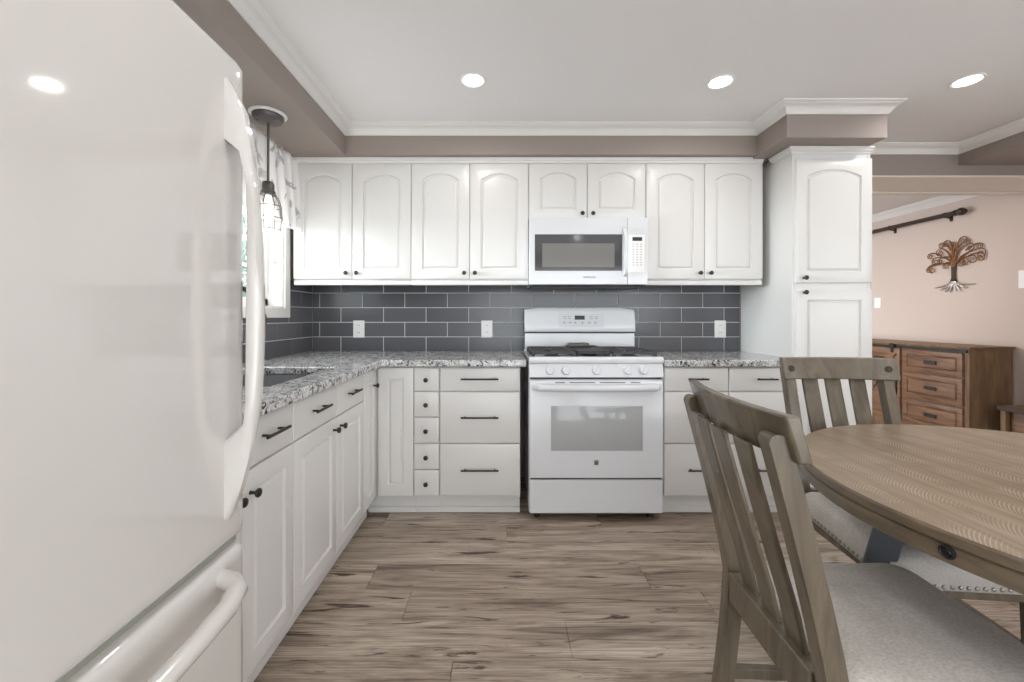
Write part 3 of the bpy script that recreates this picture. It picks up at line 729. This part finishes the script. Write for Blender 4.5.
inr  = [(-.012,1.69),(-.012,1.64),(-.012,1.60),(-.012,1.562),(.030,1.538),(.049,1.47),(.051,1.38),(.050,1.27),(.049,1.16),(.048,1.06),(.047,.98),(.042,.918),(-.012,.872),(-.012,.82),(-.012,.76),(-.012,.71)]
secs = []
for (a, z), (b_, z2) in zip(outr, inr):
    a, b_, hw = a*.94, b_*.97 if b_ > 0 else b_, .015; r_ = .25
    w_ = a-b_; q = min(.006, w_*.3)
    P = lambda f, y: (FX+b_+(a-b_)*f, hy+y, z2+(z-z2)*f)
    secs.append([P(0,-hw*.75), P(.15,-hw), P(.8,-hw), P(1,-hw*.55), P(1,hw*.55), P(.8,hw), P(.15,hw), P(0,hw*.75)])
mb.loft(secs); add('door_handle', mb, M['fridge'], du, angle=50)
mb = MB(); pth = [(FX-.004,.915,.583),(FX+.03,.905,.58),(FX+.056,.880,.577),(FX+.068,.83,.574)]
pth += [(FX+.070,.83-.5*k/6,.572-.004*math.sin(PI*k/6)) for k in range(1,6)]
pth += [(FX+.068,.345,.574),(FX+.056,.31,.577),(FX+.03,.29,.58),(FX-.004,.28,.583)]
mb.tube(pth, [.020,.021,.021,.020]+[.019]*5+[.020,.021,.021,.020], 14); add('drawer_handle', mb, M['fridge'], dl)

# ------------------------------------------------------------------ pendant lamp and valance
pd = thing('pendant_lamp', 'wire cage pendant lamp on a grey rod above the sink', 'lamp', (-1.19, 2.08, 1.59))
px_, py_ = -1.18, 2.08
mb = MB(); mb.lathe([(.087,0),(.087,-.006),(.080,-.010),(.074,-.010)], (px_,py_,BZ-.0005)); add('ceiling_ring', mb, M['plate'], pd)
mb = MB(); mb.lathe([(.072,0),(.072,-.012),(.063,-.026),(.03,-.030),(.010,-.034)], (px_,py_,BZ-.0108)); cn = add('canopy', mb, M['gunmetal'], pd)
mb = MB(); 
for k in (-1,1): mb.lathe([(.006,0),(.006,-.004),(0,-.006)], (px_+k*.042,py_-.02,BZ-.0355), seg=10)
add('canopy_screws', mb, M['black'], cn)
mb = MB(); mb.tube([(px_,py_,BZ-.04),(px_,py_,1.83)], .006, 10); add('rod', mb, M['gunmetal'], pd)
mb = MB(); mb.lathe([(.012,.048),(.024,.042),(.028,.03),(.028,.0),(.034,-.004),(.034,-.018),(.026,-.022)], (px_,py_,1.795)); add('socket', mb, M['gunmetal'], pd)
mb = MB(); mb.lathe([(.014,.07),(.016,.05),(.03,.015),(.036,-.015),(.030,-.04),(.014,-.054),(0,-.057)], (px_,py_,1.70)); add('bulb', mb, M['bulb'], pd)
mb = MB()
for z, r in ((1.775,.034),(1.715,.060),(1.655,.065),(1.598,.058)): mb.tube([(px_+r*math.cos(2*PI*k/28),py_+r*math.sin(2*PI*k/28),z) for k in range(28)], .0024, 6, loop=True)
for k in range(8):
    a = 2*PI*k/8+.2; mb.tube([(px_+r*math.cos(a),py_+r*math.sin(a),z) for z, r in ((1.777,.034),(1.745,.052),(1.715,.060),(1.655,.065),(1.598,.058))], .0022, 6)
add('cage', mb, M['gunmetal'], pd)
ld = bpy.data.lights.new('pendant_glow', 'POINT'); ld.energy = 4; ld.shadow_soft_size = .04; ld.color = (1,.96,.9); lo = bpy.data.objects.new('bulb_light', ld); C.objects.link(lo); lo.parent = pd
lo.location = Vector((px_,py_,1.56))-OFF[pd.name]
# valance
mb = MB(); nu, nv = 150, 16; rows = []
for j in range(nv+1):
    v = j/nv; row = []
    for i in range(nu+1):
        u = i/nu; y = 1.13+u*1.60; am = .010+.030*v
        x = XL+.062+am*math.sin(u*2*PI*17+.6*math.sin(u*9))*(.75+.25*math.sin(u*23+1))+.012*v
        z = 2.172-v*(.465+.012*math.sin(u*2*PI*8.5))
        row.append((x, y+(v*.035 if u > .97 else 0), z))
    rows.append(row)
mb.loft(rows, closed=False, cap=False)
va_ = add('window_valance', mb, M['valance'], angle=80); so = va_.modifiers.new('thickness','SOLIDIFY'); so.thickness = .0025
tag(va_, 'white pleated valance with a grey print hung over the kitchen window', 'curtain')

# ------------------------------------------------------------------ recessed ceiling lights
def downlight(x, y, label, power=LAMP_W, col=LAMP_COL):
    r = thing('recessed_light', label, 'ceiling light', (x, y, CEIL), group='recessed ceiling lights')
    mb = MB(); mb.lathe([(.068,-.0005),(.068,-.004),(.062,-.007),(.052,-.004),(.052,-.0008)], (x,y,CEIL)); add('trim_ring', mb, M['plate'], r)
    mb = MB(); mb.lathe([(0,-.002),(.051,-.002),(.051,-.0045),(0,-.006)], (x,y,CEIL)); add('lens', mb, M['lens'], r)
    d_ = bpy.data.lights.new('downlight', 'AREA'); d_.shape = 'DISK'; d_.size = .10; d_.energy = power; d_.color = col; d_.spread = math.radians(165)
    o = bpy.data.objects.new('light', d_); C.objects.link(o); o.parent = r; o.location = (0,0,-.012)
downlight((473-VPX)/197.5, 2.096, 'lit recessed ceiling light, leftmost of the three')
downlight((720-VPX)/195.8, 2.11, 'lit recessed ceiling light near the pantry, middle of the three')
downlight((967-VPX)/197.0, 2.10, 'lit recessed ceiling light furthest right, beyond the pantry')
for x in (-.15, 1.11, 2.35):  # added unseen lamps overhead that fill the room, no fixtures modelled
    for y in (.55, -1.0):
        d_ = bpy.data.lights.new('downlight', 'AREA'); d_.shape = 'DISK'; d_.size = .10; d_.energy = LAMP_W; d_.color = LAMP_COL; d_.spread = math.radians(165)
        o = bpy.data.objects.new('unseen_fill_light', d_); C.objects.link(o); o.location = (x, y, CEIL-.012)

# ------------------------------------------------------------------ dining table
TX, TY, TR, TZ = 1.425, .935, .618, .76
tbl = thing('dining_table', 'round weathered wood dining table with slate grey base', 'table', (TX, TY, 0))
mb = MB(); mb.lathe([(0,-.026),(TR-.004,-.026),(TR,-.022),(TR,-.006),(TR-.003,-.001),(TR-.007,0),(0,0)], (TX,TY,TZ), seg=96)
tp = MB(); tp.v = mb.v; tp.f = mb.f; tp.m = [1 if 1 <= k//96 <= 3 else 0 for k in range(len(mb.f))]
add('tabletop', tp, [M['top'], M['rim']], tbl, angle=30)
mb = MB(); mb.lathe([(TR-.05,-.062),(TR-.007,-.062),(TR-.004,-.058),(TR-.004,-.032),(TR-.010,-.0265),(TR-.05,-.0265)], (TX,TY,TZ), seg=96); ap = add('table_apron', mb, M['rim'], tbl, angle=30)
for a in (math.atan2(.772-TY, .8207-TX), math.atan2(.772-TY, .8207-TX)+PI/2, math.atan2(.772-TY, .8207-TX)-PI/2, math.atan2(.772-TY, .8207-TX)+PI):
    dv = Vector((math.cos(a), math.sin(a), 0)); c = Vector((TX,TY,TZ-.040))+dv*(TR-.0045)
    mb = MB(); mb.lathe([(.013,0),(.013,.003),(.010,.0045),(.0085,.0025),(.007,.0025),(.0055,.0045),(0,.005)], c, dv, 20); add('bolt_cap', mb, M['black'], ap)
mb = MB(); mb.lathe([(.0,-.1),(.30,-.1),(.30,-.063),(0,-.063)], (TX,TY,TZ), seg=40); add('top_block', mb, M['base'], tbl)
for k in range(4):
    a = PI/4+PI/2*k; dv = Vector((math.cos(a), math.sin(a), 0)); sd = Vector((-dv.y, dv.x, 0)); c = Vector((TX,TY,0))
    mb = MB(); secs = []
    for z, r, w_, t_ in ((.0,.50,.032,.03),(.06,.50,.032,.03),(.30,.455,.030,.034),(.55,.40,.034,.036),(.697,.365,.036,.038)):
        q = c+dv*r+Vector((0,0,z)); secs.append([q+sd*w_*i+dv*t_*j for i, j in ((-1,-1),(1,-1),(1,1),(-1,1))])
    mb.loft(secs); add('leg', mb, M['base'], tbl, bevel=.004)
for k in range(2):
    a = PI/4+PI/2*k; dv = Vector((math.cos(a), math.sin(a), 0)); sd = Vector((-dv.y, dv.x, 0)); c = Vector((TX,TY,0))
    mb = MB(); secs = []
    for r, h in ((-.46,0),(-.2,.03),(0,.04),(.2,.03),(.46,0)):
        q = c+dv*r+Vector((0,0,.13+h+.004*k)); secs.append([q+sd*.03*i+Vector((0,0,.03*j)) for i, j in ((-1,-1),(1,-1),(1,1),(-1,1))])
    mb.loft(secs); add('stretcher', mb, M['base'], tbl, bevel=.004)

# ------------------------------------------------------------------ chairs (local: front is -y, width along x)
def chair(label, loc, rotz, W=.46, H=.985):
    r = thing('dining_chair', label, 'chair', loc, rotz, group='dining chairs at the round table')
    A = lambda n, mb, m, **k: add(n, mb, m, k.pop('parent', r), local=True, **k)
    hw = W/2
    backy = lambda z: .205+.122*max(0, (z-.46)/(H-.46))**1.15 if z > .46 else .205+.05*((.46-z)/.46)**1.4
    for s in (-1, 1):
        mb = MB(); secs = []; zs = [0,.06,.14,.22,.30,.38,.46,.54,.62,.70,.78,.85]+[H-.062+.024*math.sin(PI/2*q/8) for q in range(9)]
        for z in zs:
            y = backy(z); cx = s*(hw-.022); w_ = .0185; t_ = .020
            if z > H-.062: t_ = .021*max(.05, math.sqrt(max(0, 1-((z-(H-.062))/.0242)**2)))
            if z < .1: t_ = .018
            yy = y+.012
            secs.append([(cx-w_,yy-t_,z),(cx+w_,yy-t_,z),(cx+w_,yy+t_,z),(cx-w_,yy+t_,z)])
        mb.loft(secs); A('back_post', mb, M['chair'], bevel=.003, seg=2, angle=50)
    bow = lambda x: .034*(1-(x/hw)**2)
    mb = MB(); secs = []
    for i in range(17):
        x = -hw-.012+(W+.024)*i/16; b = bow(x)*.75; z0, z1 = H-.088, H
        f = lambda z, o: (x, backy(z)+b+o, z)
        secs.append([f(z0,-.027), f(z0,-.001), f(z1,.001), f(z1,-.025)])
    mb.loft(secs); tr_ = A('top_rail', mb, M['chair'], bevel=.005, seg=3, angle=50)
    for s in (-1, 1):
        x = s*(hw-.022); z = H-.044
        mb = MB(); mb.lathe([(.013,0),(.013,.002),(.0105,.0035),(.009,.002),(.006,.002),(.005,.003),(0,.0032)], (x, backy(z)+bow(x)*.75-.0265, z), (0,-1,.2), 16); A('bolt_cap', mb, M['bronze'], parent=tr_)
    for k in (-1, 0, 1):
        mb = MB(); secs = []; w_ = .0305
        for z in (.455,.55,.65,.75,.85,H-.078):
            x0 = k*(.088+.006*(z-.46)/.5); y = backy(z)+.010+bow(x0)*(.75 if z > .6 else .55)*min(1,(z-.40)/.4)
            secs.append([(x0-w_,y-.006,z),(x0+w_,y-.006,z),(x0+w_,y+.006,z),(x0-w_,y+.006,z)])
        mb.loft(secs); A('back_slat', mb, M['chair'], bevel=.003, angle=50)
    mb = MB(); mb.box((-hw+.05,.207,.395),(hw-.05,.243,.475)); A('rear_rail', mb, M['chair'], bevel=.004)
    for s in (-1, 1):
        mb = MB(); x0, x1 = s*(hw-.040), s*(hw+.002)
        mb.loft([[(x0+s*.006,-.225,0),(x1-s*.004,-.225,0),(x1-s*.004,-.19,0),(x0+s*.006,-.19,0)],[(x0-s*.004,-.235,.38),(x1+.0,-.235,.38),(x1,-.185,.38),(x0-s*.004,-.185,.38)]]); A('front_leg', mb, M['chair'], bevel=.004)
        mb = MB(); mb.box((s*(hw-.044),-.185,.345),(s*(hw-.022),.205,.386)); A('side_rail', mb, M['chair'], bevel=.003)
        mb = MB(); mb.box((s*(hw-.032),-.19,.17),(s*(hw-.012),.225,.20)); A('stretcher', mb, M['chair'], bevel=.003)
    mb = MB(); mb.box((-hw+.04,-.224,.345),(hw-.04,-.200,.386)); A('front_rail', mb, M['chair'], bevel=.003)
    # cushion: rounded loft
    def lay(ins, z, fr_=.05):
        yb, yf = .203-ins, -.262+ins; wb, wf = hw-.006-ins, hw+.022-ins; pts = []; n = 7
        rb, rf = .02, fr_
        for cx, cy, rr, a0 in ((wb-rb,yb-rb,rb,0),(-wb+rb,yb-rb,rb,PI/2),(-wf+rf,yf+rf,rf,PI),(wf-rf,yf+rf,rf,1.5*PI)):
            for q in range(n+1): a = a0+PI/2*q/n; pts.append((cx+rr*math.cos(a), cy+rr*math.sin(a), z))
        return pts
    mb = MB(); mb.loft([lay(.006,.387), lay(0,.394), lay(0,.452), lay(.004,.466), lay(.014,.477), lay(.035,.485), lay(.08,.491), lay(.14,.494)]); cu = A('seat_cushion', mb, M['linen'], angle=60)
    mb = MB(); loop = lay(-.001,.402); L_ = []
    for i in range(len(loop)):
        a, b = Vector(loop[i]), Vector(loop[(i+1) % len(loop)]); L_.append((a, b, (b-a).length))
    tot = sum(q[2] for q in L_); n = int(tot/.021); pos = 0; seg_i = 0; acc = 0
    for q in range(n):
        t = q*tot/n
        while t > acc+L_[seg_i][2] and seg_i < len(L_)-1: acc += L_[seg_i][2]; seg_i += 1
        a, b, l = L_[seg_i]; p = a+(b-a)*((t-acc)/max(l,1e-6)); dn = Vector((p.x, p.y+.03, 0)); 
        d_ = (b-a).normalized(); nrm = Vector((d_.y, -d_.x, 0))
        if p.y > .19: continue
        mb.lathe([(.006,-.001),(.0055,.002),(.0035,.0035),(0,.004)], p, nrm, 8)
    A('nailhead_trim', mb, M['nail'], parent=cu)
    return r
chair('grey-brown slat-back chair in the foreground seen from behind, its seat under the table', (.842, .945, 0), PI/2-.05, W=.415, H=.982)
chair('grey-brown slat-back chair across the table, facing the camera in front of the pantry', (1.362, 1.415, 0), -.09, W=.42, H=.99)

# ------------------------------------------------------------------ the next room: sideboard, bench, tree, rod
db = thing('sideboard', 'brown wood sideboard with three drawers and a black sliding-door rail along the far wall', 'sideboard', (4.19, 4.35, 0))
X0, X1, Y0, Y1, ZT = 4.010, XR-.016, 3.56, 5.10, .905
FD = Fr((X0, 0, 0), (0,-1,0), (-1,0,0))      # seen from -x: right is -y
mb = MB(); mb.box((X0,Y0,.06),(X1,Y1,ZT-.022)); add('sideboard_body', mb, M['dresser_side'], db, bevel=.003)
mb = MB(); mb.box((X0-.025,Y0-.025,ZT-.021),(X1,Y1+.025,ZT)); add('sideboard_top', mb, M['dresser_side'], db, bevel=.003)
mb = MB(); mb.box((X0+.02,Y0+.02,0),(X1-.02,Y1-.02,.0595)); add('plinth', mb, M['dresser_side'], db)
dzs = [(.63,.84),(.375,.615),(.12,.36)]
for a, b_ in dzs:
    o = add('drawer', door_mesh(FD, -4.135, -3.60, a, b_, .001, mx=.04, my=.04, th=.018), M['dresser'], db, angle=25)
    mb = MB(); mz = (a+b_)/2+.0; FD.box(mb, -3.92, -3.81, mz-.016, mz+.016, .0195, .032); add('drawer_pull', mb, M['black'], o, bevel=.004)
mb = MB(); mb.box((X0-.014,Y0+.01,ZT-.058),(X0-.004,Y1,ZT-.034)); add('door_rail', mb, M['black'], db, bevel=.002)
o = add('sliding_door', door_mesh(FD, -4.72, -4.165, .10, .845, .004, mx=.06, my=.06, th=.02), M['dresser'], db, angle=25)
mb = MB(); q0, q1 = FD.p(-4.64,.16,.026), FD.p(-4.22,.79,.026)
mb.loft([[q+Vector((0,-.025,0))*1 + Vector((-dx,0,0)) for q in ()] or [q+Vector((-dx,e*.03,0)) for dx, e in ((0,-1),(0,1),(.012,1),(.012,-1))] for q in (q0,q1)]); add('door_brace', mb, M['dresser'], o)
for y in (-4.62,-4.24):
    mb = MB(); FD.box(mb, y-.012, y+.012, .80, .868, .0245, .032); mb.lathe([(.026,0),(.026,.008)], FD.p(y,.868,.0245), FD.N, 20); add('roller_strap', mb, M['black'], o)
mb = MB(); FD.box(mb, -4.20, -4.185, .38, .52, .0245, .04); add('door_pull', mb, M['black'], o, bevel=.003)
mb = MB(); FD.box(mb, -4.44, -4.33, .715, .747, .0245, .036); add('label_pull', mb, M['black'], o, bevel=.003)

bn = thing('wooden_bench', 'brown wooden bench with a dark-edged seat at the right edge, beside the sideboard', 'bench', (4.08, 3.0, 0))
bx0, bx1, by0, by1 = 4.115, XR-.012, 2.35, 3.44
mb = MB(); mb.box((bx0+.01,by0,.408),(bx1,by1,.428)); st = add('bench_seat', mb, M['dresser_side'], bn, bevel=.003)
mb = MB(); mb.box((bx0-.008,by0-.004,.388),(bx0+.0095,by1+.004,.430)); add('seat_edge', mb, M['bronze'], st, bevel=.003)
mb = MB(); mb.box((bx1-.04,by0,.4285),(bx1,by1,.895)); bk = add('bench_back', mb, M['dresser'], bn, bevel=.004)
mb = MB(); mb.box((bx1-.056,by0+.04,.51),(bx1-.0405,by1-.05,.66)); add('back_panel', mb, M['gunmetal'], bk, bevel=.004)
mb = MB(); mb.box((bx1-.06,by0+.02,.490),(bx1-.0405,by1-.02,.509)); add('back_rail', mb, M['bronze'], bk, bevel=.002)
for x in (bx0+.02, bx1-.035):
    for y in (by0+.03, by1-.03):
        mb = MB(); mb.box((x-.018,y-.018,0),(x+.018,y+.018,.4075)); add('leg', mb, M['dresser_side'], bn, bevel=.003)
mb = MB(); mb.box((bx0+.045,by0+.05,.20),(bx0+.06,by1-.05,.4075)); add('front_panel', mb, M['dresser'], bn)

# tree wall sculpture
ty, tz = 4.03, 1.155+.0
tr = thing('wall_sculpture', 'metal tree wall sculpture with curling copper branches and silver roots', 'wall art', (XR-.02, ty, 1.70))
def W(a, b, d=.018): return (XR-d, ty-a*1.08, 1.715+b*1.1)
def bez(p0, p1, p2, n=10): return [((1-t)**2*p0[0]+2*t*(1-t)*p1[0]+t*t*p2[0], (1-t)**2*p0[1]+2*t*(1-t)*p1[1]+t*t*p2[1]) for t in [i/n for i in range(n+1)]]
def curl(p, ang, r, turn, n=20, turns=1.35):
    # spiral continuing from p with heading ang
    out = []; cx, cy = p[0]-turn*r*math.sin(ang), p[1]+turn*r*math.cos(ang); a0 = math.atan2(p[1]-cy, p[0]-cx)
    for i in range(1, n+1):
        t = i/n; rr = r*(1-.78*t); a = a0+turn*2*PI*turns*t; out.append((cx+rr*math.cos(a), cy+rr*math.sin(a)))
    return out
crown = MB()
def branch(p0, p1, p2, r0, r1, cr_, turn, layer):
    b = bez(p0, p1, p2); ang = math.atan2(p2[1]-p1[1], p2[0]-p1[0]); c = curl(p2, ang, cr_, turn)
    pts = b+c; n = len(pts); crown.tube([W(a, q, .014+.003*layer) for a, q in pts], [r0+(r1-r0)*min(1, i/12) for i in range(n)], 6)
B = [((.0,-.06),(-.04,.05),(-.16,.04),.036,1),((.0,-.06),(-.03,.0),(-.19,-.035),.034,1),((0,-.05),(-.02,.09),(-.10,.115),.038,1),((0,-.04),(-.01,.12),(-.03,.165),.034,1),
     ((0,-.04),(.03,.10),(.05,.17),.036,-1),((0,-.05),(.02,.10),(.13,.125),.036,-1),((0,-.06),(.05,.06),(.21,.07),.042,-1),((0,-.06),(.03,.01),(.15,.02),.036,-1),
     ((-.01,.02),(-.06,.06),(-.12,.02),.024,1),((.01,.0),(.05,.02),(.08,-.02),.03,-1),((-.01,-.03),(-.04,.0),(-.08,-.03),.024,1),((.02,.08),(.07,.13),(.10,.16),.026,-1),
     ((-.02,.08),(-.05,.14),(-.09,.165),.026,1),((.10,.07),(.16,.12),(.21,.115),.026,-1),((-.10,.05),(-.17,.10),(-.21,.08),.026,1),((-.12,-.01),(-.2,-.01),(-.235,-.055),.022,1),
     ((.12,.02),(.2,.05),(.235,.02),.034,-1),((.06,.02),(.11,.03),(.12,-.03),.026,-1),((0,.05),(.0,.1),(.015,.13),.022,1)]
for i, (p0, p1, p2, r, t) in enumerate(B): branch(p0, p1, p2, .0095 if i < 8 else .0065, .0042, r, t, i % 3)
add('branches', crown, M['copper'], tr)
mb = MB()
for k in range(5):
    o_ = (k-2)*.006; mb.tube([W(a, q, .016) for a, q in ((o_*1.2,-.03),(o_,-.10),(o_*.9,-.16),(o_*2.6,-.205))], [.006,.006,.006,.005], 6)
add('trunk', mb, M['bronze'], tr)
mb = MB()
for k, (e, l) in enumerate(((-.16,-.235),(-.11,-.26),(-.07,-.275),(-.03,-.285),(.02,-.28),(.06,-.275),(.11,-.255),(.17,-.225))):
    mb.tube([W(a, q, .016) for a, q in bez((e*.08,-.19),(e*.3,-.225),(e,l))], [.006]*4+[.009]*4+[.005]*3, 6)
add('roots', mb, M['silver'], tr)
mb = MB(); mb.box((XR-.012,ty-.01,1.62),(XR-.0005,ty+.01,1.66)); add('wall_mount', mb, M['bronze'], tr)
# curtain rod
cr_ = thing('curtain_rod', 'dark bronze curtain rod with a knobbed finial high on the far wall', 'curtain rod', (XR-.07, 4.5, 2.15))
rx = XR-.065; rz = 2.158
mb = MB(); mb.tube([(rx,3.98,rz),(rx,5.6,rz)], .021, 14); add('rod', mb, M['bronze'], cr_)
mb = MB(); mb.lathe([(.021,0),(.027,.004),(.027,.02),(.018,.026),(.018,.034),(.034,.05),(.038,.066),(.032,.084),(.016,.092),(.020,.10),(.0,.106)], (rx,3.98,rz), (0,-1,0), 18); add('finial', mb, M['bronze'], cr_)
for y in (4.06, 4.64, 5.3):
    mb = MB(); mb.tube([(XR-.004,y,rz-.03),(rx,y,rz-.018)], .008, 8); mb.box((XR-.006,y-.014,rz-.06),(XR-.0005,y+.014,rz+.0)); mb.lathe([(.025,-.008),(.025,.008)], (rx,y,rz), (0,1,0), 16); add('bracket', mb, M['bronze'], cr_)
# wall switches in the next room
def wswitch(y, z, h, label):
    r = thing('wall_switch', label, 'switch', (XR, y, z))
    mb = MB(); mb.box((XR-.007,y-.04,z-h/2),(XR-.0005,y+.04,z+h/2)); add('cover_plate', mb, M['plate'], r, bevel=.002)
    mb = MB(); mb.box((XR-.011,y-.015,z-h*.27),(XR-.0072,y+.015,z+h*.27)); add('rocker', mb, M['plate'], r, bevel=.002)
wswitch(4.86, 1.325, .12, 'white light switch on the far wall just right of the pantry')
wswitch(3.49, 1.48, .15, 'white wall switch at the right edge of the photo')
# warm ceiling lamp in the next room (out of sight behind the pantry)
d_ = bpy.data.lights.new('next_room_light', 'AREA'); d_.shape = 'DISK'; d_.size = .4; d_.energy = 10; d_.color = (1,.88,.77)
o = bpy.data.objects.new('next_room_light', d_); C.objects.link(o); o.location = (3.1, 3.9, 2.30)

# tree outside the kitchen window
tt = thing('tree', 'leafy green tree outside the kitchen window', 'tree', (-4.2, 4.6, 0))
mb = MB(); mb.tube([(-4.2,4.6,-.5),(-4.15,4.65,1.0),(-4.25,4.6,2.2),(-4.1,4.7,3.2)], [.12,.10,.08,.04], 8); 
for k in range(9):
    a = k*2.4; z = 1.2+.2*k; mb.tube([(-4.2,4.6,z),(-4.2+.5*math.cos(a),4.6+.5*math.sin(a),z+.3),(-4.2+.95*math.cos(a),4.6+.95*math.sin(a),z+.75)], [.035,.022,.008], 6)
add('trunk', mb, M['bark'], tt)
mb = MB(); rnd_ = random.Random(3)
for k in range(3600):
    a = rnd_.uniform(0,2*PI); rr = 1.25*rnd_.random()**.5; z = rnd_.uniform(.3,4.2); c = Vector((-4.2+rr*math.cos(a),4.6+rr*math.sin(a),z))
    e = Vector((rnd_.gauss(0,1),rnd_.gauss(0,1),rnd_.gauss(0,1))).normalized()*.10; g_ = e.cross(Vector((rnd_.gauss(0,1),rnd_.gauss(0,1),1))).normalized()*.05
    mb.face([c-e, c+g_, c+e, c-g_])
add('foliage', mb, M['leaf'], tt, smooth=False)
